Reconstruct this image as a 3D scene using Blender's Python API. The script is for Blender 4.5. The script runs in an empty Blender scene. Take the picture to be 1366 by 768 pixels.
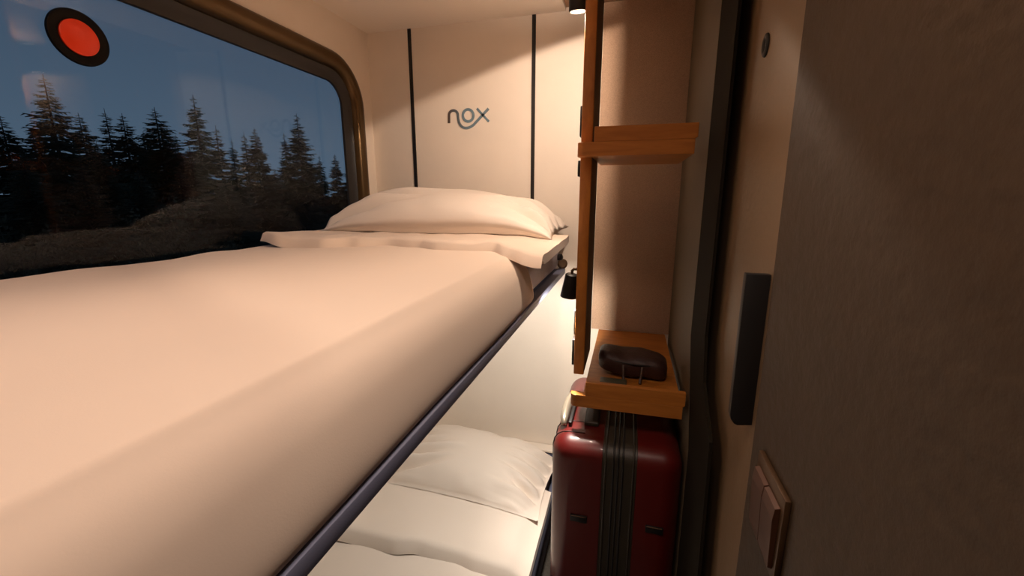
import bpy, bmesh, math, random
from mathutils import Vector, Matrix, noise
random.seed(7)
H = 1.48                      # camera height above the compartment floor
S = bpy.context.scene
COL = S.collection
PI = math.pi

# ---------------------------------------------------------------- materials
def lin(c):
    return tuple(((v/255)/12.92 if v/255 <= .04045 else ((v/255+.055)/1.055)**2.4) for v in c) + (1,)
def mat(name, rgb, rough=.6, metal=0, noise_s=0, noise_a=0, bump_s=0, bump_d=0, spec=.5, coords='Object', sheen=0, stretch=None, coat=0):
    m = bpy.data.materials.new(name); m.use_nodes = True
    nt = m.node_tree; b = nt.nodes['Principled BSDF']
    b.inputs['Base Color'].default_value = lin(rgb)
    b.inputs['Roughness'].default_value = rough
    b.inputs['Metallic'].default_value = metal
    b.inputs['Specular IOR Level'].default_value = spec
    b.inputs['Sheen Weight'].default_value = sheen
    b.inputs['Coat Weight'].default_value = coat
    tc = nt.nodes.new('ShaderNodeTexCoord'); mp = nt.nodes.new('ShaderNodeMapping')
    nt.links.new(tc.outputs[coords], mp.inputs[0])
    if stretch: mp.inputs['Scale'].default_value = stretch
    if noise_s:
        n = nt.nodes.new('ShaderNodeTexNoise'); n.inputs['Scale'].default_value = noise_s; n.inputs['Detail'].default_value = 5
        nt.links.new(mp.outputs[0], n.inputs['Vector'])
        r = nt.nodes.new('ShaderNodeValToRGB')
        c = lin(rgb)
        r.color_ramp.elements[0].position = .3; r.color_ramp.elements[1].position = .7
        r.color_ramp.elements[0].color = tuple(v*(1-noise_a) for v in c[:3])+(1,)
        r.color_ramp.elements[1].color = tuple(min(1, v*(1+noise_a)) for v in c[:3])+(1,)
        nt.links.new(n.outputs[0], r.inputs[0]); nt.links.new(r.outputs[0], b.inputs['Base Color'])
    if bump_s:
        n = nt.nodes.new('ShaderNodeTexNoise'); n.inputs['Scale'].default_value = bump_s; n.inputs['Detail'].default_value = 4
        nt.links.new(mp.outputs[0], n.inputs['Vector'])
        bp = nt.nodes.new('ShaderNodeBump'); bp.inputs['Distance'].default_value = bump_d; bp.inputs['Strength'].default_value = 1
        nt.links.new(n.outputs[0], bp.inputs['Height']); nt.links.new(bp.outputs[0], b.inputs['Normal'])
    return m
def emit(name, rgb, strength):
    m = mat(name, rgb); b = m.node_tree.nodes['Principled BSDF']
    b.inputs['Emission Color'].default_value = lin(rgb); b.inputs['Emission Strength'].default_value = strength
    return m
M = {}
M['panel'] = mat('cream_laminate', (240, 228, 214), .55, bump_s=60, bump_d=.0006, noise_s=8, noise_a=.02)
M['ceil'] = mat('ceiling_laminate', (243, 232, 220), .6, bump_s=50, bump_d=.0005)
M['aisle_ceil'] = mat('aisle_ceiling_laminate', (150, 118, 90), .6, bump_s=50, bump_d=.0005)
M['seam'] = mat('black_joint', (18, 12, 9), .5)
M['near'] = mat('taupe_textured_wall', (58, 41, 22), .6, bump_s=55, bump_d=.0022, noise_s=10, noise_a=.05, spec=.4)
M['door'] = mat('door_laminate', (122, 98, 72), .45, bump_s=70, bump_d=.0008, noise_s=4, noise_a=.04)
M['grey'] = mat('grey_brown_laminate', (98, 84, 64), .6, bump_s=160, bump_d=.0008, noise_s=50, noise_a=.05)
M['dark'] = mat('dark_frame', (30, 25, 17), .8, spec=.1)
M['floor'] = mat('floor_vinyl', (84, 78, 72), .6, noise_s=120, noise_a=.25)
M['bronze'] = mat('bronze_frame', (92, 72, 46), .3, .75, noise_s=20, noise_a=.08)
M['gasket'] = mat('black_rubber', (30, 27, 26), .45)
M['sheet'] = mat('bed_linen', (226, 206, 188), .85, bump_s=500, bump_d=.00008, noise_s=3, noise_a=.015, sheen=.15)
M['pillow'] = mat('pillow_linen', (238, 226, 214), .85, bump_s=400, bump_d=.0001, sheen=.15)
M['mattress'] = mat('mattress_ticking', (168, 162, 170), .9, bump_s=300, bump_d=.0006)
M['rail'] = mat('bunk_rail_metal', (112, 116, 140), .6, 0)
M['black'] = mat('matt_black', (22, 20, 20), .45)
M['brown_metal'] = mat('brown_metal', (96, 72, 52), .35, .6)
M['leather'] = mat('dark_brown_leather', (58, 34, 28), .5, bump_s=160, bump_d=.0015, noise_s=30, noise_a=.15)
M['strap'] = mat('brown_strap', (66, 46, 34), .5)
M['card'] = mat('dark_green_grey_leather', (84, 80, 62), .5, noise_s=200, noise_a=.3)
M['rim'] = mat('black_rim', (12, 11, 10), .6, spec=.15)
M['red'] = mat('red_polycarbonate', (90, 16, 13), .4, noise_s=8, noise_a=.06, coat=.3)
M['zip'] = mat('dark_zip_tape', (52, 46, 36), .45, bump_s=300, bump_d=.0006)
M['silver'] = mat('brushed_silver', (190, 178, 160), .3, .8)
M['bulb'] = emit('spot_diffuser', (255, 226, 190), 2.5)
M['lampglow'] = emit('ceiling_lamp_diffuser', (255, 214, 178), 6)
M['disc_red'] = mat('red_disc', (250, 66, 26), .4)
b = M['disc_red'].node_tree.nodes['Principled BSDF']
M['copper'] = mat('copper_rocker', (76, 45, 28), .4, .2)
M['plate'] = mat('bronze_plate', (80, 57, 36), .4, .4)
M['bark'] = mat('dark_bark', (44, 36, 30), .9, noise_s=20, noise_a=.3)
M['needle'] = mat('spruce_needles', (48, 54, 42), .9, noise_s=1.2, noise_a=.35)
M['needle2'] = mat('brownish_spruce_needles', (70, 58, 42), .9, noise_s=1.2, noise_a=.35)
M['bush'] = mat('olive_leaves', (66, 66, 50), .9, noise_s=4, noise_a=.4)
M['ground'] = mat('dusk_meadow', (22, 19, 16), .95, noise_s=.4, noise_a=.45)

def wood(name, stretch):
    m = bpy.data.materials.new(name); m.use_nodes = True; nt = m.node_tree; b = nt.nodes['Principled BSDF']
    tc = nt.nodes.new('ShaderNodeTexCoord'); mp = nt.nodes.new('ShaderNodeMapping'); mp.inputs['Scale'].default_value = stretch
    n = nt.nodes.new('ShaderNodeTexNoise'); n.inputs['Scale'].default_value = 6; n.inputs['Detail'].default_value = 8; n.inputs['Distortion'].default_value = .6
    r = nt.nodes.new('ShaderNodeValToRGB'); e = r.color_ramp.elements
    e[0].position = .3; e[0].color = lin((164, 98, 36)); e[1].position = .72; e[1].color = lin((192, 122, 50))
    nt.links.new(tc.outputs['Object'], mp.inputs[0]); nt.links.new(mp.outputs[0], n.inputs['Vector'])
    nt.links.new(n.outputs[0], r.inputs[0]); nt.links.new(r.outputs[0], b.inputs['Base Color'])
    b.inputs['Roughness'].default_value = .42
    return m
M['wood'] = wood('oak_veneer', (1.5, 12, 12))
M['woodv'] = wood('oak_edging', (8, 8, 3))

def logo_grad():
    m = bpy.data.materials.new('logo_paint'); m.use_nodes = True; nt = m.node_tree; b = nt.nodes['Principled BSDF']
    tc = nt.nodes.new('ShaderNodeTexCoord'); sx = nt.nodes.new('ShaderNodeSeparateXYZ'); r = nt.nodes.new('ShaderNodeValToRGB')
    nt.links.new(tc.outputs['Generated'], sx.inputs[0]); nt.links.new(sx.outputs[0], r.inputs[0]); nt.links.new(r.outputs[0], b.inputs['Base Color'])
    e = r.color_ramp.elements
    e[0].position = 0; e[0].color = lin((78, 62, 54)); e[1].position = .5; e[1].color = lin((112, 134, 146))
    b.inputs['Roughness'].default_value = .5
    return m
M['logo'] = mat('logo_blue_grey', (112, 136, 150), .5)
M['logograd'] = logo_grad()

def glass_mat():
    m = bpy.data.materials.new('tinted_pane'); m.use_nodes = True; nt = m.node_tree
    for n in list(nt.nodes): nt.nodes.remove(n)
    o = nt.nodes.new('ShaderNodeOutputMaterial'); mx = nt.nodes.new('ShaderNodeMixShader')
    t = nt.nodes.new('ShaderNodeBsdfTransparent'); t.inputs[0].default_value = (.80, .82, .84, 1)
    g = nt.nodes.new('ShaderNodeBsdfGlossy'); g.inputs['Roughness'].default_value = .03; g.inputs[0].default_value = (.35, .35, .35, 1)
    f = nt.nodes.new('ShaderNodeFresnel'); f.inputs[0].default_value = 1.45
    ge = nt.nodes.new('ShaderNodeNewGeometry'); mr = nt.nodes.new('ShaderNodeMapRange')   # same fresnel on both faces of the pane
    mr.inputs['To Min'].default_value = 1.45; mr.inputs['To Max'].default_value = 1/1.45
    nt.links.new(ge.outputs['Backfacing'], mr.inputs['Value']); nt.links.new(mr.outputs[0], f.inputs[0])
    nt.links.new(f.outputs[0], mx.inputs[0]); nt.links.new(t.outputs[0], mx.inputs[1]); nt.links.new(g.outputs[0], mx.inputs[2])
    nt.links.new(mx.outputs[0], o.inputs[0]); return m
M['glass'] = glass_mat()

# ---------------------------------------------------------------- helpers (z is given relative to the eye height H)
def wloc(o):
    v = Vector(o.location)
    while o.parent: o = o.parent; v += Vector(o.location)
    return v
def obj(name, bm, m, parent=None, smooth=False, autosm=None):
    me = bpy.data.meshes.new(name)
    bmesh.ops.recalc_face_normals(bm, faces=bm.faces)
    xs = [v.co for v in bm.verts]
    lo = Vector((min(c.x for c in xs), min(c.y for c in xs), min(c.z for c in xs)))
    hi = Vector((max(c.x for c in xs), max(c.y for c in xs), max(c.z for c in xs)))
    org = Vector(((lo.x+hi.x)/2, (lo.y+hi.y)/2, lo.z))
    for v in bm.verts: v.co -= org
    bm.to_mesh(me); bm.free()
    me.materials.append(M[m] if isinstance(m, str) else m)
    if smooth:
        for p in me.polygons: p.use_smooth = True
        if autosm: me.set_sharp_from_angle(angle=math.radians(autosm))
    o = bpy.data.objects.new(name, me); COL.objects.link(o)
    org.z += H
    if parent:
        o.parent = parent; org -= wloc(parent)
    o.location = org
    return o
def tag(o, label, cat, group=None, kind=None):
    o['label'] = label; o['category'] = cat
    if group: o['group'] = group
    if kind: o['kind'] = kind
    return o
def thing(name, label, cat, loc, group=None):
    o = bpy.data.objects.new(name, None); COL.objects.link(o); o.empty_display_size = .05
    o.location = (loc[0], loc[1], loc[2]+H); return tag(o, label, cat, group)
def struct(name, bm, m, label=None, **k):
    o = obj(name, bm, m, **k); o['kind'] = 'structure'
    if label: o['label'] = label; 
    return o
def box(x0, x1, y0, y1, z0, z1, bev=0, seg=3, bm=None):
    bm = bm or bmesh.new()
    r = bmesh.ops.create_cube(bm, size=1)
    vs = r['verts']
    for v in vs:
        v.co = Vector(((x0+x1)/2+v.co.x*(x1-x0), (y0+y1)/2+v.co.y*(y1-y0), (z0+z1)/2+v.co.z*(z1-z0)))
    if bev:
        es = list({e for v in vs for e in v.link_edges})
        bmesh.ops.bevel(bm, geom=es, offset=bev, segments=seg, profile=.5, affect='EDGES')
    return bm
def prism(pts, axis, a0, a1, bm=None, bev=0):
    """pts: 2D polygon; axis 'x' -> (y,z), 'y' -> (x,z), 'z' -> (x,y)"""
    bm = bm or bmesh.new()
    def P(p, a):
        return {'x': (a, p[0], p[1]), 'y': (p[0], a, p[1]), 'z': (p[0], p[1], a)}[axis]
    A = [bm.verts.new(P(p, a0)) for p in pts]; B = [bm.verts.new(P(p, a1)) for p in pts]
    n = len(pts)
    bm.faces.new(A); bm.faces.new(B[::-1])
    for i in range(n): bm.faces.new((A[i], B[i], B[(i+1) % n], A[(i+1) % n]))
    if bev:
        bmesh.ops.bevel(bm, geom=bm.edges[:], offset=bev, segments=2, profile=.5, affect='EDGES')
    return bm
def tube(path, r, n=12, bm=None, caps=True, closed=False, flat=None):
    bm = bm or bmesh.new(); rings = []
    path = [Vector(p) for p in path]; N = len(path)
    rr = r if isinstance(r, (list, tuple)) else [r]*N
    prev = None
    for i, p in enumerate(path):
        t = (path[(i+1) % N]-path[i-1]) if (closed or 0 < i < N-1) else (path[1]-path[0] if i == 0 else path[-1]-path[-2])
        t.normalize()
        if prev is None:
            a = Vector((0, 1, 0)) if abs(t.y) < .9 else Vector((1, 0, 0))
            u = t.cross(a).normalized()
        else:
            u = (prev - t*prev.dot(t)).normalized()
        prev = u; w = t.cross(u)
        sc = flat or (1, 1)
        rings.append([bm.verts.new(p+(u*math.cos(2*PI*k/n)*sc[0]+w*math.sin(2*PI*k/n)*sc[1])*rr[i]) for k in range(n)])
    m = N if closed else N-1
    for i in range(m):
        A, B = rings[i], rings[(i+1) % N]
        for k in range(n): bm.faces.new((A[k], A[(k+1) % n], B[(k+1) % n], B[k]))
    if caps and not closed: bm.faces.new(rings[0][::-1]); bm.faces.new(rings[-1])
    return bm
def lathe(c, d, prof, n=32, bm=None):
    """prof: (distance along d, radius); closed with caps"""
    bm = bm or bmesh.new(); c = Vector(c); d = Vector(d).normalized()
    a = Vector((0, 0, 1)) if abs(d.z) < .9 else Vector((1, 0, 0))
    u = d.cross(a).normalized(); w = d.cross(u); rings = []
    for s, r in prof:
        rings.append([bm.verts.new(c+d*s+(u*math.cos(2*PI*k/n)+w*math.sin(2*PI*k/n))*max(r, 1e-5)) for k in range(n)])
    for i in range(len(rings)-1):
        for k in range(n): bm.faces.new((rings[i][k], rings[i][(k+1) % n], rings[i+1][(k+1) % n], rings[i+1][k]))
    bm.faces.new(rings[0][::-1]); bm.faces.new(rings[-1])
    return bm
def sm(a, b, x):
    t = max(0, min(1, (x-a)/(b-a))); return t*t*(3-2*t)
def nz(x, y, z=0): return noise.noise(Vector((x, y, z)))
def interp(tab, x):
    if x <= tab[0][0]: return tab[0][1]
    for (a, p), (b, q) in zip(tab, tab[1:]):
        if x <= b: return p+(q-p)*sm(a, b, x)
    return tab[-1][1]
def grid_solid(f, g, nu, nv, bm=None):
    """closed slab: top surface f(u,v), underside g(u,v)"""
    bm = bm or bmesh.new()
    T = [[bm.verts.new(f(i/nu, j/nv)) for j in range(nv+1)] for i in range(nu+1)]
    B = [[bm.verts.new(g(i/nu, j/nv)) for j in range(nv+1)] for i in range(nu+1)]
    for i in range(nu):
        for j in range(nv):
            bm.faces.new((T[i][j], T[i+1][j], T[i+1][j+1], T[i][j+1])); bm.faces.new((B[i][j], B[i][j+1], B[i+1][j+1], B[i+1][j]))
    for i in range(nu):
        bm.faces.new((T[i][0], B[i][0], B[i+1][0], T[i+1][0])); bm.faces.new((T[i][nv], T[i+1][nv], B[i+1][nv], B[i][nv]))
    for j in range(nv):
        bm.faces.new((T[0][j], T[0][j+1], B[0][j+1], B[0][j])); bm.faces.new((T[nu][j], B[nu][j], B[nu][j+1], T[nu][j+1]))
    return bm

# ---------------------------------------------------------------- the room
XL, YB, ZC, ZF = -1.085, 1.70, .655, -1.48
struct('floor', box(XL-.06, 1.0, -1.3, YB+.05, ZF-.04, ZF), 'floor')
struct('ceiling', box(XL-.06, -.262, -1.3, YB+.05, ZC, ZC+.04), 'ceil')
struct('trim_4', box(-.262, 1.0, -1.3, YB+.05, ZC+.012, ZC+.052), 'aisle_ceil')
struct('wall_back', box(XL-.06, .45, YB, YB+.05, ZF, ZC+.05), 'panel')
struct('wall_front', box(XL-.06, 1.0, -1.34, -1.3, ZF, ZC+.05), 'panel')
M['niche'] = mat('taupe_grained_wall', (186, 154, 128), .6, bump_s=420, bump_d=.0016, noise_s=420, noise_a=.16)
struct('wall_niche', box(-.126, .1735, 1.6945, YB+.001, -.53, ZC+.011), 'niche')
struct('trim_1', box(-.8985, -.8845, YB-.004, YB+.002, -.275, ZC-.001), 'seam')
struct('trim_2', box(-.387, -.373, YB-.004, YB+.002, -.275, ZC-.001), 'seam')
# window wall with a rounded opening
WY0, WY1, WZ0, WZ1, WR = -.75, 1.60, -.26, .492, .15
def rrect(y0, y1, z0, z1, r, n=12):
    pts = []
    for cy_, cz, a0 in ((y1-r, z1-r, 0), (y0+r, z1-r, 90), (y0+r, z0+r, 180), (y1-r, z0+r, 270)):
        for k in range(n+1):
            a = math.radians(a0+90*k/n); pts.append((cy_+r*math.cos(a), cz+r*math.sin(a)))
    return pts
def wall_with_hole():
    bm = bmesh.new(); hole = rrect(WY0, WY1, WZ0, WZ1, WR)
    Y0, Y1, Z0, Z1 = -1.3, YB, ZF, ZC
    out = []
    n = 13
    for k, (y, z) in enumerate(hole):
        q = k//n; t = (k % n)/(n-1)
        corner = ((Y1, Z1), (Y0, Z1), (Y0, Z0), (Y1, Z0))[q]
        # first half of the arc projects straight in one axis, second half in the other
        if q == 0: p = (Y1, z) if t < .5 else ((Y1, Z1) if t == .5 else (y, Z1))
        elif q == 1: p = (y, Z1) if t < .5 else ((Y0, Z1) if t == .5 else (Y0, z))
        elif q == 2: p = (Y0, z) if t < .5 else ((Y0, Z0) if t == .5 else (y, Z0))
        else: p = (y, Z0) if t < .5 else ((Y1, Z0) if t == .5 else (Y1, z))
        out.append(p)
    L = []
    for x in (XL, XL-.07):
        L.append(([bm.verts.new((x, *p)) for p in hole], [bm.verts.new((x, *p)) for p in out]))
    N = len(hole)
    for i in range(N):
        j = (i+1) % N
        for a, b_ in ((L[0][0], L[0][1]), (L[1][0], L[1][1]), (L[0][0], L[1][0]), (L[0][1], L[1][1])):
            bm.faces.new((a[i], a[j], b_[j], b_[i]))
    return bm
struct('wall_left', wall_with_hole(), 'panel')
def ring(profile, closed=True):
    """profile: list of (inset from outer outline, x); swept round the window opening"""
    bm = bmesh.new(); rows = []
    oy0, oy1, oz0, oz1, orr = WY0-.035, WY1+.035, WZ0-.031, WZ1+.031, .178
    for ins, x in profile:
        r = max(orr-ins, .02)
        rows.append([bm.verts.new((x, *p)) for p in rrect(oy0+ins, oy1-ins, oz0+ins, oz1-ins, r)])
    N = len(rows[0]); R = len(rows)
    for a in range(R if closed else R-1):
        A, B = rows[a], rows[(a+1) % R]
        for i in range(N): bm.faces.new((A[i], A[(i+1) % N], B[(i+1) % N], B[i]))
    return bm
win = thing('window_1', 'wide rounded train window beside the upper bunk, dusk forest outside', 'window', (XL, .425, WZ0))
win['kind'] = 'structure'; del win['category']
fr = ring([(0, XL+.001), (.003, XL+.007), (.012, XL+.013), (.028, XL+.014), (.042, XL+.010), (.052, XL+.001), (.058, XL-.018), (.058, XL-.03), (.037, XL-.03), (.037, XL-.001), (.03, XL+.0005)])
obj('window_frame', fr, 'bronze', win, smooth=True, autosm=50)
gk = ring([(.0585, XL-.012), (.064, XL-.016), (.075, XL-.022), (.098, XL-.026), (.1, XL-.034), (.0585, XL-.034)])
obj('gasket', gk, 'gasket', win, smooth=True, autosm=50)
gl = bmesh.new(); q = rrect(WY0+.025, WY1-.025, WZ0+.025, WZ1-.025, .12)
bm = prism(q, 'x', XL-.040, XL-.0345); 
gp = obj('window_pane', bm, 'glass', win)
# round red disc on the glass
dd = thing('emergency_disc', 'round red disc with a thick black rim on the window glass', 'disc', (XL-.033, .692, .319-.052))
obj('rim', lathe((XL-.0340, .692, .319), (1, 0, 0), [(0, .050), (.003, .053), (.008, .052), (.010, .046), (.006, .034), (0.0, .034)], 48), 'rim', dd, smooth=True, autosm=40)
obj('red_face', lathe((XL-.0335, .692, .319), (1, 0, 0), [(0, .0335), (.0085, .0335), (.0095, .032)], 48), 'disc_red', dd, smooth=True, autosm=40)

# right side: grey panel, jogged dark door frame, sliding door, near wall
struct('wall_right', prism([(1.157, ZC+.012), (YB, ZC+.012), (YB, ZF), (1.02, ZF), (1.03, -.62), (1.157, -.36)], 'x', .174, .1895), 'grey')
struct('trim_3', prism([(.970, ZC+.012), (1.157, ZC+.012), (1.157, -.36), (1.03, -.62), (1.02, ZF), (.785, ZF), (.793, -.76), (.816, -.467), (.935, -.395), (.967, -.30)], 'x', .1745, .181, bev=.0008), 'dark')
dr = struct('door_1', box(.2035, .228, .45, 1.66, ZF+.005, ZC+.008, .002, 1), 'door')
dr['label'] = 'cream sliding door leaf behind the dark frame'
hb = bmesh.new()
prism([(.170, -.111), (.2037, -.111), (.2037, -.351), (.183, -.354), (.178, -.352), (.1728, -.345), (.1705, -.336)], 'y', .681, .695, bm=hb, bev=.0015)
ho = obj('door_handle', hb, 'black', dr, smooth=True, autosm=40); ho['label'] = 'long vertical black pull handle'
obj('coat_hole', tube([(.2025, .854+.011*math.cos(a), .2445+.0145*math.sin(a)) for a in [2*PI*k/32 for k in range(32)]], .004, 8, closed=True), 'black', dr, smooth=True)
obj('lock_recess', lathe((.2037, .854, .2445), (-1, 0, 0), [(0, .0105), (.0012, .0105)], 24), 'brown_metal', dr)
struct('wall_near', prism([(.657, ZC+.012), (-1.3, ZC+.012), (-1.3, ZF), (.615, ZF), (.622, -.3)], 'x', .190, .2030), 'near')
struct('wall_outer', box(.96, 1.0, -1.3, YB+.05, ZF, ZC+.05), 'panel')

# light switch on the near wall
sw = thing('light_switch', 'square bronze light switch with two copper rockers on the right wall', 'switch', (.19, .52, -.44))
obj('wall_plate', box(.1830, .1898, .471, .573, -.439, -.328, .0015, 2), 'plate', sw, smooth=True, autosm=40)
for y0, y1 in ((.479, .519), (.521, .561)):
    rb = prism([(.1829, -.425), (.1829, -.344), (.1772, -.346), (.1758, -.361), (.1781, -.424)], 'y', y0, y1, bev=.0006)
    obj('rocker', rb, 'copper', sw)

# ---------------------------------------------------------------- upright between bunks and shelves
up = thing('upright_panel', 'tall wooden upright between the bunks and the shelf niche, its foot above the lower shelf', 'panel', (-.112, 1.2, -.485))
obj('side_board', box(-.126, -.0985, 1.128, 1.315, -.483, ZC+.010, .001, 1), mat('side_board_brown', (120, 98, 78), .6, bump_s=160, bump_d=.0006, noise_s=40, noise_a=.05), up)  # side board coloured a darker, greyer brown than the front edging
obj('front_edging', box(-.1265, -.0980, 1.112, 1.1275, -.485, ZC+.010, .003, 2), 'woodv', up, smooth=True, autosm=40)
# black switch plates on the bunk side of the upright
def plate(y0, y1, z0, z1, th, label, n):
    t = thing('socket_plate', label, 'wall plate', (-.127, (y0+y1)/2, z0), 'black plates on the bunk side of the upright')
    obj('cover', box(-.1268-th, -.1268, y0, y1, z0, z1, .002, 2), 'black', t, smooth=True, autosm=40)
    for k in range(n):
        zc = z0+(z1-z0)*(k+.5)/n
        obj('button', box(-.1268-th-.0025, -.1268-th, y0+.02, y1-.02, zc-.35*(z1-z0)/n, zc+.35*(z1-z0)/n, .001, 1), 'black', t)
plate(1.14, 1.23, .148, .222, .007, 'slim black plate on the upright just above the upper shelf', 2)
plate(1.14, 1.23, .050, .090, .009, 'small black plate on the upright just below the upper shelf', 1)
plate(1.14, 1.23, -.380, -.308, .006, 'black plate on the upright under the lower reading lamp, upper of two', 2)
plate(1.14, 1.23, -.470, -.394, .009, 'black plate at the foot of the upright, lower of two', 2)

# ---------------------------------------------------------------- shelves
def shelf(name, label, y0, y1, zb, zt, ztop, xl, xlip, xr, back):
    t = thing(name, label, 'shelf', ((xl+xr)/2, (y0+y1)/2, zb), 'wooden niche shelves')
    r = .018
    pts = [(xl+r, y0), (xr-.004, y0), (xr-.004, y1), (xl if back else xl-.0, y1), (xl, y0+r)]
    pts = [(xl+r-r*math.sin(a), y0+r-r*math.cos(a)) for a in [math.radians(90*k/8) for k in range(9)]][::-1]
    pts = pts + [(xr-.004, y0), (xr-.004, y1), (xl, y1)]
    obj('shelf_board', prism(pts, 'z', zb, zt, bev=.0012), 'wood', t)
    obj('front_lip', box(xlip, xr, y0-.004, y0+.014, zb+.036, ztop, .0012, 2), 'wood', t)
    obj('front_strip', box(xlip, xr-.005, y0-.0038, y0-.0002, zb+.0005, zb+.0355, .0005, 1), 'wood', t)
    return t
def mk_shelf(label, zb, th, ztop, y0, y1, xl, xlip, xr):
    t = thing('wall_shelf', label, 'shelf', ((xl+xr)/2, (y0+y1)/2, zb), 'wooden niche shelves')
    r = .016
    # the board passes round the upright, which stands behind its front corner
    arc = [(xl+r-r*math.cos(a), y0+r-r*math.sin(a)) for a in [math.radians(90*k/8) for k in range(9)]]
    pts = [(xl, 1.105)] + arc + [(xr-.005, y0), (xr-.005, y1), (-.095, y1), (-.095, 1.105)]
    obj('shelf_board', prism(pts, 'z', zb, zb+th, bev=.001), 'wood', t)
    lip = prism([(xlip, zb+th+.0002), (xr-.005, zb+th+.0002), (xr, zb+th+.004), (xr, ztop), (xlip, ztop)], 'y', y0+.0004, y0+.016, bev=.001)
    obj('front_lip', lip, 'wood', t)
    return t
mk_shelf('upper wooden niche shelf with a raised front lip, empty', .0935, .032, .1595, 1.06, 1.385, -.1295, -.090, .137)
lo = mk_shelf('lower wooden niche shelf with the pouch on it, above the red suitcase', -.565, .034, -.492, 1.08, 1.693, -.1295, -.089, .165)

# ---------------------------------------------------------------- pouch and small case on the lower shelf
ZS = -.531
po = thing('leather_pouch', 'dark brown zipped leather pouch with two hanging pulls on the lower shelf', 'pouch', (.035, 1.27, ZS))
bm = bmesh.new(); nu, nv = 48, 24; L, D, T = .102, .058, .037
rows = []
for i in range(nu+1):
    u = -1+2*i/nu; row = []
    s = (1-abs(u)**7)**.36 if abs(u) < 1 else 0
    for k in range(nv):
        a = 2*PI*k/nv; c_, s_ = math.cos(a), math.sin(a)
        y = math.copysign(abs(c_)**.7, c_)*D*s; z = math.copysign(abs(s_)**.75, s_)*T*s
        w = 1+.04*nz(u*4, c_*2, s_*2)
        z = z*w + .003*math.sin(u*5+c_)
        seam = -.004 if abs(s_-.15) < .12 else 0
        row.append(bm.verts.new((.033+L*u, 1.27+(y+math.copysign(seam, c_))*w, ZS+T+.002+max(z, -T)-.008*u)))
    rows.append(row)
for i in range(nu):
    for k in range(nv): bm.faces.new((rows[i][k], rows[i][(k+1) % nv], rows[i+1][(k+1) % nv], rows[i+1][k]))
bmesh.ops.remove_doubles(bm, verts=bm.verts, dist=.0008)
obj('body', bm, 'leather', po, smooth=True)
zp = [(.033+.094*math.sin(a), 1.27-.0625*math.cos(a)**.5 if abs(a) < 1.5 else 1.27, ZS+.054-.006*math.sin(a)) for a in [(-1.45+2.9*k/30) for k in range(31)]]
obj('zip', tube(zp, .0022, 6), 'black', po, smooth=True)
for x, dx in ((.006, .004), (.062, -.006)):
    pth = [(x, 1.222, ZS+.056), (x+dx*.3, 1.207, ZS+.043), (x+dx*.6, 1.203, ZS+.022), (x+dx, 1.196, ZS+.006), (x+dx, 1.19, ZS+.0035)]
    obj('strap', tube(pth, .004, 8, flat=(1, .5)), 'strap', po, smooth=True)
cs = tag(obj('card_holder', box(-.056, .019, 1.135, 1.195, ZS, ZS+.012, .003, 2), 'card', smooth=True, autosm=40),
         'flat dark card holder lying on the lower shelf before the pouch', 'card holder')

# ---------------------------------------------------------------- suitcase
sc = thing('suitcase', 'red hard-shell suitcase with a dark zip band standing under the lower shelf', 'suitcase', (0, 1.26, ZF))
def shell(x0, x1, y0, y1, z0, z1, r, rx0, rx1):
    """rounded shell half; big rounding on the outer x side"""
    bm = box(x0, x1, y0, y1, z0, z1)
    xo = x0 if rx0 else x1
    es = [e for e in bm.edges if all(abs(v.co.x-xo) < 1e-6 for v in e.verts)]
    al = [e for e in bm.edges if abs(e.verts[0].co.x-e.verts[1].co.x) > .01]
    bmesh.ops.bevel(bm, geom=es+al, offset=r, segments=8, profile=.5, affect='EDGES')
    return bm
Y0, Y1, SZ0, SZ1 = 1.02, 1.49, -1.425, -.640
sl = obj('shell', shell(-.172, -.0335, Y0, Y1, SZ0, SZ1, .052, 1, 0), 'red', sc, smooth=True, autosm=50)
sr = obj('shell', shell(.0555, .170, Y0, Y1, SZ0, SZ1, .052, 0, 1), 'red', sc, smooth=True, autosm=50)
# centre band with rounded corners in the side view
bp = []
for cy_, cz, a0 in ((Y1-.052, SZ1-.052, 0), (Y0+.052, SZ1-.052, 90), (Y0+.052, SZ0+.052, 180), (Y1-.052, SZ0+.052, 270)):
    for k in range(9):
        a = math.radians(a0+90*k/8); bp.append((cy_+.0505*math.cos(a), cz+.0505*math.sin(a)))
obj('zip_band', prism(bp, 'x', -.033, .055), 'zip', sc, smooth=True, autosm=40)
for x, r in ((-.0245, .003), (-.004, .0025), (.008, .0025), (.020, .0025), (.0465, .003)):
    pth = [(x, (y-1.255)*1.004+1.255, z) for y, z in bp]
    obj('zip_ridge' if abs(x-.008) > .02 else 'zip', tube(pth, r, 6, closed=True), 'zip' if r == .003 else 'black', sc, smooth=True)
# mould lines over the top of the left shell
for y in (1.075, 1.135):
    pth = [(-.1725, y, SZ1-.10), (-.1725, y, SZ1-.045), (-.169, y, SZ1-.026), (-.160, y, SZ1-.012), (-.146, y, SZ1-.003), (-.13, y, SZ1-.0002), (-.085, y, SZ1)]
    obj('shell_groove', tube(pth, .0016, 6), 'black', sc, smooth=True)
for x0, x1, z in ((-.112, -.066, -.8665), (.086, .131, -.857)):
    t = obj('badge', box(x0, x1, Y0-.004, Y0+.001, z-.010, z+.011, .0015, 2), 'black', sc, smooth=True, autosm=40)
    obj('badge_rim', box(x0+.003, x1-.003, Y0-.0052, Y0-.0035, z+.007, z+.0095, .0005, 1), 'brown_metal', t)
g = tube([(-.147, 1.10+.0, SZ1+.004), (-.150, 1.125, SZ1+.012), (-.151, 1.17, SZ1+.016), (-.150, 1.22, SZ1+.016), (-.148, 1.27, SZ1+.012), (-.146, 1.30, SZ1+.002)], [.008, .0115, .0125, .0125, .011, .007], 14)
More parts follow.
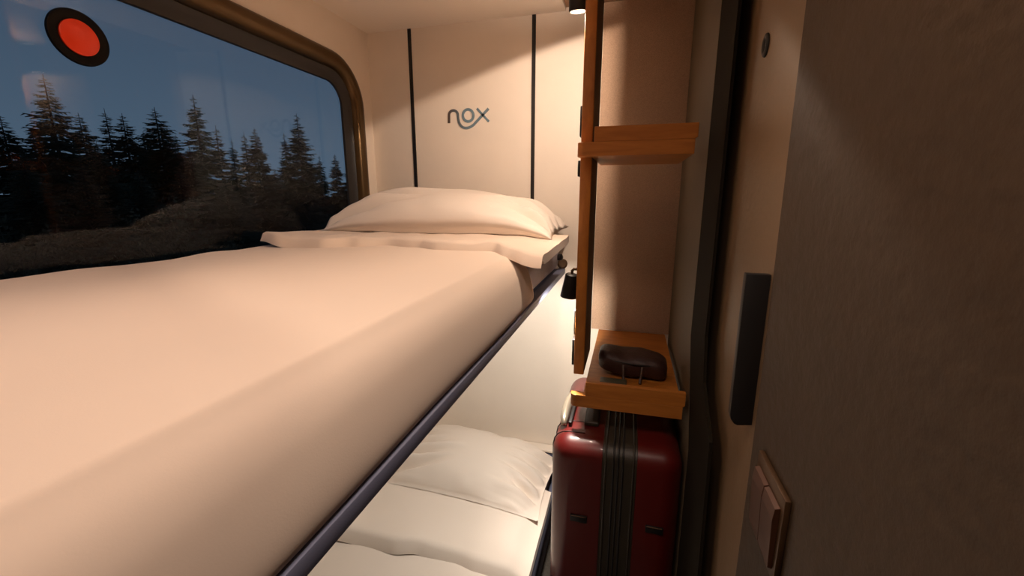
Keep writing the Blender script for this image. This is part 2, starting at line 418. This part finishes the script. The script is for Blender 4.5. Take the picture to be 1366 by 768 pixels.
gg = obj('side_grip', g, 'silver', sc, smooth=True); gg['label'] = 'silver grip'
obj('grip_mount', box(-.135, -.125, 1.10, 1.28, SZ1-.001, SZ1+.014, .003, 2), 'black', sc, smooth=True, autosm=40)
obj('handle', box(-.092, -.05, 1.115, 1.33, SZ1-.001, SZ1+.014, .006, 3), 'zip', sc, smooth=True, autosm=40)
for x in (-.11, .11):
    for y in (1.08, 1.43):
        w = lathe((x-.014, y, ZF+.026), (1, 0, 0), [(0, .02), (.003, .026), (.025, .026), (.028, .02)], 20)
        wo = obj('wheel', w, 'black', sc, smooth=True, autosm=40)
        obj('fork', box(x-.02, x+.02, y-.012, y+.012, ZF+.03, SZ0+.01, .004, 2), 'black', wo)

# ---------------------------------------------------------------- lamps
def spot_lamp(label, c, d, r0, r1, ln, arm, name='reading_lamp'):
    c = Vector(c); d = Vector(d).normalized()      # c = centre of the luminous face, d = light direction
    t = thing(name, label, 'lamp', tuple(c-d*ln), 'black spot lamps on the upright')
    obj('shade', lathe(c+d*.0, -d, [(-.0, r0-.0022), (-.0015, r0-.0005), (0.001, r0), (ln-.003, r1), (ln, r1-.004)] , 32), 'black', t, smooth=True, autosm=40)
    obj('lens', lathe(c+d*.0006, d, [(0, r0-.003), (.0012, r0-.003), (.0018, r0-.005)], 32), 'bulb', t)
    obj('arm', tube(arm, .004, 10), 'brown_metal', t, smooth=True)
    return t
SL = Vector((-.1485, 1.15, .440))
LAMP1 = spot_lamp('black cylinder spot lamp with a glowing face at the top of the upright', SL, (.02, .14, -1), .0215, .0215, .085,
          [(-.146, 1.15, .485), (-.1264, 1.15, .485)])
LL = Vector((-.1515, 1.15, -.2725))
spot_lamp('black tapered reading lamp on the upright beside the upper bunk corner', LL, (-.13, .05, -1), .0230, .0175, .066,
          [(-.143, 1.147, -.208), (-.143, 1.147, -.199), (-.138, 1.147, -.194), (-.1264, 1.147, -.194)])
def spot(name, loc, d, e, col, size, blend, rad):
    l = bpy.data.lights.new(name, 'SPOT'); l.energy = e; l.color = col; l.spot_size = math.radians(size); l.spot_blend = blend; l.shadow_soft_size = rad
    o = bpy.data.objects.new(name, l); COL.objects.link(o); o.location = (loc[0], loc[1], loc[2]+H)
    o.rotation_euler = Vector(d).to_track_quat('-Z', 'Y').to_euler(); return o
spot('upper_spot_light', SL+Vector((0, 0, -.004)), (.2, .45, -1), 24, (1, .78, .61), 165, .07, .016)
spot('upper_spot_uplight', SL+Vector((-.002, -.014, .0905)), (-.05, .1, 1), 8, (1, .78, .62), 160, .3, .016)
spot('lower_spot_light', LL+Vector((0, 0, -.004)), (-.12, .35, -1), 32, (1, .90, .78), 150, .4, .018)
obj('upper_lens', lathe(SL+Vector((-.0017, -.0119, .0856)), (-.02, -.14, 1), [(0, .0165), (.0016, .0165), (.0022, .015)], 32), 'bulb', LAMP1)
# ceiling lamp over the upper bunk and one above the aisle, both behind the picture's top edge
def ceiling_lamp(label, x, y, zc, r, e, col, spread):
    t = thing('ceiling_lamp', label, 'lamp', (x, y, zc-.03))
    obj('housing', lathe((x, y, zc-.0005), (0, 0, -1), [(0, r), (.018, r), (.022, r-.003), (.022, r-.012)], 40), 'brown_metal', t, smooth=True, autosm=40)
    obj('diffuser', lathe((x, y, zc-.0225), (0, 0, -1), [(0, r-.013), (.004, r-.014), (.007, r-.03)], 40), 'lampglow', t, smooth=True)
    l = bpy.data.lights.new('ceiling_lamp_light', 'AREA'); l.shape = 'DISK'; l.size = 2*r-.03; l.energy = e; l.color = col; l.spread = math.radians(spread)
    o = bpy.data.objects.new('ceiling_lamp_light', l); COL.objects.link(o); o.location = (x, y, zc-.032+H)
ceiling_lamp('round ceiling lamp above the upper bunk', -.62, .30, ZC, .16, 1.25, (1, .80, .70), 124)
ceiling_lamp('round ceiling lamp above the aisle', -.00, .20, ZC+.012, .12, 2.2, (1, .80, .68), 122)

# ---------------------------------------------------------------- bunks
def fold_band(front, x0, x1, yback, zb, th, seed, drop=None):
    """turned-down sheet: front(x) gives the wavy front edge; a soft rolled band"""
    def F(u, v, under=False):
        x = x0+(x1-x0)*u
        yf = front(x)+.012*nz(x*6, seed); y = yf+(yback-yf)*v
        roll = th*min(1, (v/.06))**.5 if v < .06 else th
        z = zb + roll + .004*nz(x*5, y*6, seed) + .0035*nz(x*14, y*9, seed+3)
        z += (.022*max(0, nz(x*4.2, 0, seed+7))+.016*max(0, nz(x*7.5, 2, seed)))*(1-v)**3
        if drop: z += drop(x, v)
        if under:
            k = sm(.10, 0, v)
            z = zb-.001+(z-zb-roll)+.5*th*k; y += .016*k
        else: z -= .25*th*sm(.03, 0, v)
        return (x, y, z)
    return grid_solid(lambda u, v: F(u, v), lambda u, v: F(u, v, True), 90, 30)
CR = [(-1, -.92, .62, .024, .055, 1.05), (-1, -.55, .42, .026, .05, 1.1), (-1, -.1, .22, .018, .05, .9), (-1, .42, -.1, .014, .06, .7),
      (1, -.6, .5, .018, .05, .5), (1, -.15, .1, .014, .05, .55), (1, .3, -.2, .018, .05, .5), (1, .7, -.6, .014, .05, .4)]
def e0(a, s_): return 1-a if s_ > 0 else 1+a
def pillow(sd, cx, cy_, cz, LX, LY, T, tilt, yaw, wr, zmin, peak):
    nu, nv = 110, 70
    R = Matrix.Translation((cx, cy_, cz)) @ Matrix.Rotation(yaw, 4, 'Z')
    def P(u, v, side):
        a, b_ = 2*u-1, 2*v-1
        ex = 1-.05*(1-b_*b_)*abs(a)**3; ey = 1-.10*(1-a*a)*abs(b_)**3+.03*abs(b_)**3
        x = a*LX/2*ex; y = b_*LY/2*ey
        a2 = (a-peak)/(1+(peak if a < peak else -peak))
        pa = max(0, 1-abs(a)**2.4); pb = max(0, 1-abs(b_)**2.6); pk = max(0, 1-abs(a2)**1.9)
        t = T/2*(pa**.42)*(pb**.42)*(.66+.34*pk)
        e = abs(a)
        w = (nz(b_*5.5+sd, a*1.3, sd)*.022+nz(b_*12, a*2.2, sd+4)*.010)*sm(.2, .85, e)*(1-sm(.93, 1, e))
        w += nz(a*5+sd, b_*1.5, sd+9)*.014*sm(.5, .9, abs(b_))*(1-sm(.93, 1, abs(b_)))
        w += .005*nz(a*3, b_*3, sd+2)
        w *= .9
        if side > 0:
            for a0, b0, sl_, am, wd, ln in CR:
                # a crease starts at the end seam and fades towards the middle
                dist = (e0(a, a0))
                w -= wr*am*math.exp(-((b_-b0-sl_*dist)/(wd*(1+dist)))**2)*sm(ln, ln*.35, dist)*sm(0, .06, dist)
                w += wr*.55*am*math.exp(-((b_-b0-sl_*dist-.13)/(wd*1.6*(1+dist)))**2)*sm(ln, ln*.35, dist)*sm(0, .06, dist)
        t += w*(pa*pb)**.12
        z = side*t*(1 if side > 0 else .9) + math.tan(tilt)*y*(.25+.75*pk) + .03*pk*pb - .05*abs(a)**4
        p = R @ Vector((x, y, z))
        f = zmin(p) if callable(zmin) else zmin
        if p.z < f+.005: p.z = f+.005*math.exp((p.z-f-.005)/.03)
        if p.y > YB-.006: p.y = YB-.006
        return p
    bm = grid_solid(lambda u, v: P(u, v, 1), lambda u, v: P(u, v, -1), nu, nv)
    return bm

def bunk_frame(t, z0, z1, y1, full=True):
    obj('side_rail', box(-.262, -.2345, -1.25, y1, z0, z1, .003, 2), 'rail', t, smooth=True, autosm=40)
    obj('base_board', box(XL+.004, -.263, -1.25, y1, z0+.004, z1-.004, .001, 1), 'rail', t)
ub = thing('upper_bunk', 'upper bunk with a peach-white duvet reaching from the window to the aisle', 'bunk bed', (-.66, .2, -.30))
bunk_frame(ub, -.301, -.279, 1.66)
obj('mattress', box(XL+.004, -.256, -1.24, 1.64, -.279, -.186, .030, 4), 'mattress', ub, smooth=True, autosm=60)
# duvet cross-section, from the window wall to the rail
CS = [(-1.079, -.1465), (-.95, -.149), (-.8, -.146), (-.6, -.145), (-.45, -.144), (-.36, -.1445), (-.305, -.1485), (-.285, -.157), (-.266, -.172), (-.252, -.192), (-.244, -.213), (-.238, -.236), (-.235, -.256), (-.236, -.270), (-.241, -.2785)]
def cs(u):
    # arc-length resample
    d = [0]
    for a, b_ in zip(CS, CS[1:]): d.append(d[-1]+math.dist(a, b_)*(1 if b_[0] < -.36 else 2.4))
    s = u*d[-1]
    for i in range(len(CS)-1):
        if s <= d[i+1]+1e-9:
            t = (s-d[i])/(d[i+1]-d[i]); a, b_ = CS[i], CS[i+1]
            p0 = CS[max(i-1, 0)]; p3 = CS[min(i+2, len(CS)-1)]
            def cr(k): return .5*((2*a[k])+(-p0[k]+b_[k])*t+(2*p0[k]-5*a[k]+4*b_[k]-p3[k])*t*t+(-p0[k]+3*a[k]-3*b_[k]+p3[k])*t**3)
            return cr(0), cr(1)
    return CS[-1]
def duvet(u, v, inset=0):
    x, z = cs(u)
    top = 1-sm(-.36, -.26, x)
    yend = 1.12 + .52*sm(-.27, -.31, x) if False else (1.085 if x > -.262 else 1.085+.48*sm(-.262, -.33, x))
    # near the side the duvet ends before the mattress does
    y = -1.2+(yend+1.2)*v
    z += top*(.0035*nz(x*3, y*2.1, 1)+.0022*nz(x*8, y*5, 2)) + (1-top)*.0015*nz(x*9, y*3, 4)
    x += (1-top)*.0022*nz(y*3.2, z*8, 6)
    # soft crease along the mattress edge
    z += .0022*math.exp(-((x+.292)/.008)**2)*sm(1.0, .5, y)
    # puckers against the window wall
    k = sm(-.98, -1.08, x)
    z += k*(.005*nz(y*4.5, 0, 11)+.003*nz(y*11, 0, 12))
    if inset:
        z -= inset*top*sm(-.262, -.33, x); x -= inset*.55*(1-top)
    return (x, y, z)
bm = grid_solid(lambda u, v: duvet(u, v), lambda u, v: duvet(u, v, .010), 120, 150)
obj('duvet', bm, 'sheet', ub, smooth=True, autosm=70)
# turned-down sheet end
FR = [(-1.08, 1.04), (-1.0, 1.02), (-.87, 1.03), (-.79, 1.09), (-.7, 1.13), (-.6, 1.10), (-.5, 1.06), (-.42, 1.06), (-.35, 1.07), (-.30, 1.02), (-.24, .975), (-.196, .965)]
def upd(x, v):
    d = -.019*sm(-.33, -.20, x)*(1-.62*v)
    d += .006*sm(-.95, -1.06, x)
    return d
bm = fold_band(lambda x: interp(FR, x), XL+.006, -.194, 1.44, -.1465, .024, 3.1, upd)
obj('turned_down_sheet', bm, 'sheet', ub, smooth=True, autosm=60)
obj('latch', lathe((-.246, 1.655, -.262), (.2, -1, .25), [(-.014, .016), (-.008, .02), (.010, .02), (.016, .014)], 20), 'brown_metal', ub, smooth=True, autosm=40)
obj('latch_pin', lathe((-.252, 1.60, -.228), (1, -.3, .2), [(-.008, .006), (-.004, .012), (.012, .012), (.016, .006)], 16), 'black', ub, smooth=True, autosm=40)
tag(obj('pillow', pillow(2.3, -.655, 1.475, -.074, .86, .36, .135, math.radians(9), 0.0, 2.2, lambda p: -.1275+upd(p.x, .6), -.22), 'pillow', smooth=True),
    'plump cream pillow at the head of the upper bunk under the wall lettering', 'pillow')

lb = thing('lower_bunk', 'lower bunk with a white blanket folded back beneath the upper bunk', 'bunk bed', (-.66, .2, ZF))
obj('side_rail', box(-.262, -.240, -1.25, 1.66, -1.30, -1.20, .003, 2), M['rail'], lb, smooth=True, autosm=40)
obj('base_board', box(XL+.004, -.263, -1.25, 1.66, -1.48, -1.262, .001, 1), 'rail', lb)
obj('mattress', box(XL+.004, -.270, -1.24, 1.64, -1.262, -1.182, .03, 4), 'mattress', lb, smooth=True, autosm=60)
obj('headboard', box(XL+.004, -.235, 1.655, 1.695, -1.47, -1.100, .003, 2), 'rail', lb, smooth=True, autosm=40)
obj('headboard_cap', box(XL+.004, -.230, 1.648, 1.697, -1.100, -1.090, .002, 2), 'panel', lb)
def low_blanket(u, v, inset=0):
    x, z = cs(u); z = z-1.005 if z > -.2 else -1.205+(z+.2)*.7
    yend = 1.38 if x > -.262 else 1.38+.20*sm(-.262, -.33, x)
    y = -1.2+(yend+1.2)*v
    top = 1-sm(-.36, -.26, x)
    x2 = x + (1-top)*-.006
    z += top*(.004*nz(x*3, y*2.1, 21)+.003*nz(x*7, y*5, 22))
    if inset: z -= inset*top; x2 -= inset*.5*(1-top)
    return (x2, y, z)
bm = grid_solid(lambda u, v: low_blanket(u, v), lambda u, v: low_blanket(u, v, .010), 90, 100)
obj('blanket', bm, 'pillow', lb, smooth=True, autosm=70)
FL = [(-1.08, 1.02), (-.93, 1.025), (-.8, 1.03), (-.69, 1.025), (-.6, 1.05), (-.49, 1.05), (-.40, 1.035), (-.33, 1.03), (-.27, 1.03), (-.235, 1.00)]
bm = fold_band(lambda x: interp(FL, x), XL+.006, -.236, 1.45, -1.152, .034, 8.4, lambda x, v: -.022*sm(-.31, -.235, x))
obj('turned_down_sheet', bm, 'pillow', lb, smooth=True, autosm=60)
tag(obj('pillow', pillow(6.1, -.595, 1.470, -1.090, .71, .37, .112, math.radians(9), math.radians(-3), 1.9, -1.1195, -.1), 'pillow', smooth=True),
    'white creased pillow at the head of the lower bunk beside the suitcase', 'pillow')

# ---------------------------------------------------------------- lettering on the back wall
from math import cos, sin
f_ = 565.; yw = math.radians(15.3); pt = math.radians(12.2)
Fw = Vector((-sin(yw)*cos(pt), cos(yw)*cos(pt), -sin(pt))); Rt = Vector((cos(yw), sin(yw), 0)); Up = Rt.cross(Fw)
def onwall(zx, zy):
    u, v = 590+zx/13.96, 130+zy/13.96
    r = Fw+Rt*((u-683)/f_)+Up*((384-v)/f_); t = YB/r.y
    return r.x*t, r.z*t
def stroke(pts, w=.0050, closed=False):
    bm = bmesh.new(); P = [Vector(onwall(*p)) for p in pts]; N = len(P); rows = []
    for i in range(N):
        t = (P[(i+1) % N]-P[i-1]) if (closed or 0 < i < N-1) else (P[1]-P[0] if i == 0 else P[-1]-P[-2])
        t.normalize(); n = Vector((-t.y, t.x))
        a, b_ = P[i]+n*w, P[i]-n*w
        rows.append([bm.verts.new((a.x, YB-.0025, a.y)), bm.verts.new((b_.x, YB-.0025, b_.y)), bm.verts.new((b_.x, YB+.0005, b_.y)), bm.verts.new((a.x, YB+.0005, a.y))])
    for i in range(N if closed else N-1):
        A, B = rows[i], rows[(i+1) % N]
        for k in range(4): bm.faces.new((A[k], A[(k+1) % 4], B[(k+1) % 4], B[k]))
    if not closed: bm.faces.new(rows[0]); bm.faces.new(rows[-1][::-1])
    return bm
def bez(p0, p1, p2, p3, n=12):
    return [tuple((1-t)**3*a+3*(1-t)**2*t*b_+3*(1-t)*t*t*c+t**3*d for a, b_, c, d in zip(p0, p1, p2, p3)) for t in [k/n for k in range(1, n+1)]]
lt = thing('wall_lettering', 'small blue-grey looping lettering in the middle of the back wall', 'lettering', (-.647, YB-.002, .262))
npts = [(128, 478), (128, 330)] + bez((128, 330), (128, 215), (292, 215), (294, 330)) + bez((294, 330), (300, 640), (500, 590), (590, 505)) + [(755, 325), (862, 208)]
obj('letter_n', stroke(npts), 'logograd', lt)
obj('letter_o', stroke([(484+98*cos(a), 335+112*sin(a)) for a in [2*PI*k/36 for k in range(36)]], closed=True), 'logo', lt)
obj('letter_x', stroke([(648, 205), (755, 325), (868, 448)], .0043), 'logo', lt)

# ---------------------------------------------------------------- outside
ZG = -2.7
bm = bmesh.new(); n = 60
V = [[bm.verts.new((-3-75*(i/n)**1.5, -40+130*j/n, ZG+.35*nz(i*.3, j*.3)+ (.9*sm(20, 60, 75*(i/n)**1.5)))) for j in range(n+1)] for i in range(n+1)]
for i in range(n):
    for j in range(n): bm.faces.new((V[i][j], V[i+1][j], V[i+1][j+1], V[i][j+1]))
struct('ground', bm, 'ground', smooth=True)
def conifer_mesh(seed, dens, droop, spread, gap):
    rnd = random.Random(seed)
    bt = bmesh.new(); tube([(0, 0, 0), (.004, .002, .3), (-.003, .001, .7), (0, 0, 1.0)], [.017, .012, .006, .0012], 7, bm=bt)
    bf = bmesh.new(); z = .06
    while z < .985:
        f = (1-z)
        rad = 1.25*spread*(f**.75)*rnd.uniform(.72, 1.12)+.006
        nb = rnd.randint(5, 8) if z < .9 else 4
        a0 = rnd.uniform(0, 6.28)
        for k in range(nb):
            if rnd.random() < gap: continue
            a = a0+2*PI*k/nb+rnd.uniform(-.3, .3); Lb = rad*rnd.uniform(.55, 1.15)
            d = Vector((cos(a), sin(a), 0)); s = Vector((-sin(a), cos(a), 0))
            zz = z+rnd.uniform(-.008, .008); segs = 5; pts = []
            for q_ in range(segs+1):
                t = q_/segs
                pts.append(d*Lb*t+Vector((0, 0, zz-droop*Lb*t*(1.2-t)+.05*Lb*t*t)))
            # boughs: many short twigs hanging either side of the branch
            tw = max(4, int(9*Lb/spread*dens))
            for q_ in range(tw):
                t = (q_+.6)/tw; i0 = min(int(t*segs), segs-1); p = pts[i0].lerp(pts[i0+1], t*segs-i0)
                for sg in (-1, 1):
                    l = Lb*(.38*(1-t)+.13)*rnd.uniform(.6, 1.3)
                    tip = p+s*sg*l*.75+d*l*.55+Vector((0, 0, -l*rnd.uniform(.1, .55)))
                    wv = (d*.3+Vector((0, 0, 1))).normalized()*l*.13+d*l*.10
                    a1, a2, a3, a4 = p+wv, p-wv, tip-wv*.25, tip+wv*.15
                    bf.faces.new([bf.verts.new(c) for c in (a1, a2, a3, a4)])
            e = pts[-1]; w = Vector((0, 0, 1))*Lb*.05+s*Lb*.04
            bf.faces.new([bf.verts.new(c) for c in (pts[0]+w*.4, pts[0]-w*.4, pts[3]-w, e, pts[3]+w)])
        z += rnd.uniform(.016, .030)*(.55+.7*f)
    mt, mf = bpy.data.meshes.new('trunk'), bpy.data.meshes.new('foliage')
    bt.to_mesh(mt); bf.to_mesh(mf); mt.materials.append(M['bark']); mf.materials.append(M['needle2'] if seed % 3 == 2 else M['needle'])
    bt.free(); bf.free(); return mt, mf
KIND = [conifer_mesh(1, 1.1, .35, .21, .12), conifer_mesh(2, 1.0, .2, .17, .18), conifer_mesh(3, 1.3, .3, .25, .05), conifer_mesh(4, .9, .45, .19, .22), conifer_mesh(5, 1.2, .25, .22, .1)]
# (y at x=-25, top z at x=-25, distance factor, kind, width factor, label)
TR = [(12.2, 3.3, 1.0, 2, 1.0, 'dense dark spruce at the left edge of the window view'),
      (13.9, 5.2, .92, 0, 1.0, 'tall ragged spruce below the red disc'),
      (14.9, 3.8, 1.1, 2, .9, 'dark spruce close behind the tall one under the red disc'),
      (16.0, 4.2, 1.15, 1, .9, 'slim spruce right of the tall one under the red disc'),
      (16.75, 4.1, 1.05, 4, 1.0, 'broad spruce left of the middle of the window, slightly lower than its neighbour'),
      (18.4, 4.7, 1.0, 2, 1.1, 'broad dense dark spruce in the middle of the window view'),
      (19.3, 3.4, 1.15, 4, .9, 'low spruce between the broad dark one and the tall brownish one'),
      (20.7, 5.8, 1.0, 3, 1.0, 'tall brownish open-branched spruce right of the window middle'),
      (21.9, 4.3, 1.08, 1, .9, 'thin spruce close on the right of the tall brownish one'),
      (22.9, 3.6, 1.0, 3, .8, 'short spruce between the thin one and the paired spruces'),
      (23.9, 4.2, 1.1, 1, .85, 'left tree of the paired spruces right of the window middle'),
      (24.8, 4.6, 1.05, 4, .85, 'right tree of the paired spruces right of the window middle'),
      (27.4, 4.6, 1.05, 3, .8, 'lower spruce leaning close to the left of the far tall spruce'),
      (28.9, 6.2, .98, 0, .95, 'tall layered spruce standing clear near the right end of the window'),
      (31.0, 3.3, 1.1, 3, .9, 'small spruce right of the tall layered one'),
      (33.0, 3.6, 1.0, 4, .8, 'small dark spruce before the right window frame'),
      (34.9, 3.1, 1.1, 2, .8, 'last small spruce cut by the right window frame'),
      (26.1, 2.0, 1.2, 2, 1.0, 'lowest spruce in the gap left of the tall layered one'),
      (29.9, 2.5, 1.2, 2, .9, 'low dense spruce just behind the tall layered one'),
      (13.1, 2.9, 1.2, 4, 1.1, 'background spruce between the left edge and the tall ragged tree'),
      (17.6, 3.3, 1.2, 2, 1.1, 'background spruce left of the broad dark one'),
      (9.6, 4.4, 1.0, 4, 1, 'spruce out to the left beyond the first one'),
      (20.0, 2.9, .9, 2, 1.0, 'bushy young spruce before the tall brownish one'),
      (15.4, 2.6, .88, 2, 1.0, 'bushy young spruce under the slim one'),
      (12.6, 1.9, .72, 2, 1.1, 'near young spruce at the far left, its top below the others'),
      (14.6, 1.5, .70, 4, 1.1, 'near young spruce in front of the tall ragged one'),
      (17.0, 1.4, .72, 2, 1.1, 'near young spruce left of the window middle'),
      (19.2, 1.7, .70, 4, 1.1, 'near young spruce in front of the broad dark one'),
      (22.0, 1.2, .74, 2, 1.0, 'near young spruce in front of the thin one')]
for i, (y, zt, k, kd, wf, lab) in enumerate(TR):
    x, yy, z = -25*k, y*k, zt*k
    zg = ZG+ .9*sm(20, 60, -x-3)
    h = z-zg+.3; wf *= 1.2
    t = thing('spruce_tree', lab, 'tree', (x, yy, zg-.3), 'spruces beyond the window')
    for nm, me in (('trunk', KIND[kd][0]), ('foliage', KIND[kd][1])):
        o = bpy.data.objects.new(nm, me); COL.objects.link(o); o.parent = t
        o.scale = (h*wf, h*wf, h); o.rotation_euler = (0, 0, i*1.7)
def bush_mesh(seed):
    rnd = random.Random(seed); bm = bmesh.new()
    for k in range(16):
        a = rnd.uniform(0, 6.28); e = rnd.uniform(.5, 1.45); L = rnd.uniform(.6, 1.05)
        d = Vector((cos(a)*cos(e), sin(a)*cos(e), sin(e)))
        tube([(0, 0, 0), d*L*.5+Vector((0, 0, .04)), d*L], [.012, .008, .003], 5, bm=bm)
        for q_ in range(46):
            p = d*L*rnd.uniform(.3, 1.08)+Vector((rnd.gauss(0, .07), rnd.gauss(0, .07), rnd.gauss(0, .06)))
            u = Vector((rnd.gauss(0, 1), rnd.gauss(0, 1), rnd.gauss(0, 1))).normalized()*.032; w = u.orthogonal().normalized()*.016
            bm.faces.new([bm.verts.new(c) for c in (p-u, p+w, p+u, p-w)])
    me = bpy.data.meshes.new('shrub'); bm.to_mesh(me); bm.free(); me.materials.append(M['bush']); return me
SB = [bush_mesh(11), bush_mesh(12)]
for i, (px_y, k, s) in enumerate([(11.6, .62, 2.6), (12.9, .7, 2.2), (17.6, .6, 2.7), (18.9, .58, 2.5), (20.6, .66, 2.2), (15.2, .7, 2.1), (24.0, .8, 1.8), (22.6, .75, 2.0)]):
    o = bpy.data.objects.new('shrub', SB[i % 2]); COL.objects.link(o)
    o.location = (-25*k, px_y*k, ZG-.25+H); o.scale = (s*.8, s*.8, s); o.rotation_euler = (0, 0, i*1.1)
    tag(o, ['pale twiggy shrub at the far left of the window view', 'twiggy shrub right of the far left one', 'tall leafy shrub before the broad dark spruce',
            'leafy shrub in front of the middle of the forest', 'shrub under the tall brownish spruce', 'low shrub under the slim spruce',
            'low shrub before the paired spruces', 'low shrub left of the paired spruces'][i], 'shrub', 'shrubs before the forest')

# ---------------------------------------------------------------- dusk sky
w = bpy.data.worlds.new('dusk'); S.world = w; w.use_nodes = True; nt = w.node_tree
bg = nt.nodes['Background']; tc = nt.nodes.new('ShaderNodeTexCoord'); sx = nt.nodes.new('ShaderNodeSeparateXYZ'); r = nt.nodes.new('ShaderNodeValToRGB')
nt.links.new(tc.outputs['Generated'], sx.inputs[0]); nt.links.new(sx.outputs[2], r.inputs[0]); nt.links.new(r.outputs[0], bg.inputs[0])
e = r.color_ramp.elements; e[0].position = 0; e[0].color = lin((104, 128, 150)); e[1].position = .45; e[1].color = lin((70, 88, 112))
bg.inputs[1].default_value = .85

# ---------------------------------------------------------------- camera
cam = bpy.data.cameras.new('camera'); co = bpy.data.objects.new('camera', cam); COL.objects.link(co)
cam.sensor_width = 36; cam.sensor_fit = 'HORIZONTAL'; cam.lens = f_*36/1366; cam.clip_start = .01; cam.clip_end = 500
co.location = (0, 0, H)
co.rotation_euler = Matrix((Rt, Up, -Fw)).transposed().to_euler()
S.camera = co
S.view_settings.view_transform = 'Standard'; S.view_settings.look = 'None'; S.view_settings.gamma = 1
S.view_settings.use_curve_mapping = False; S.view_settings.exposure = 0
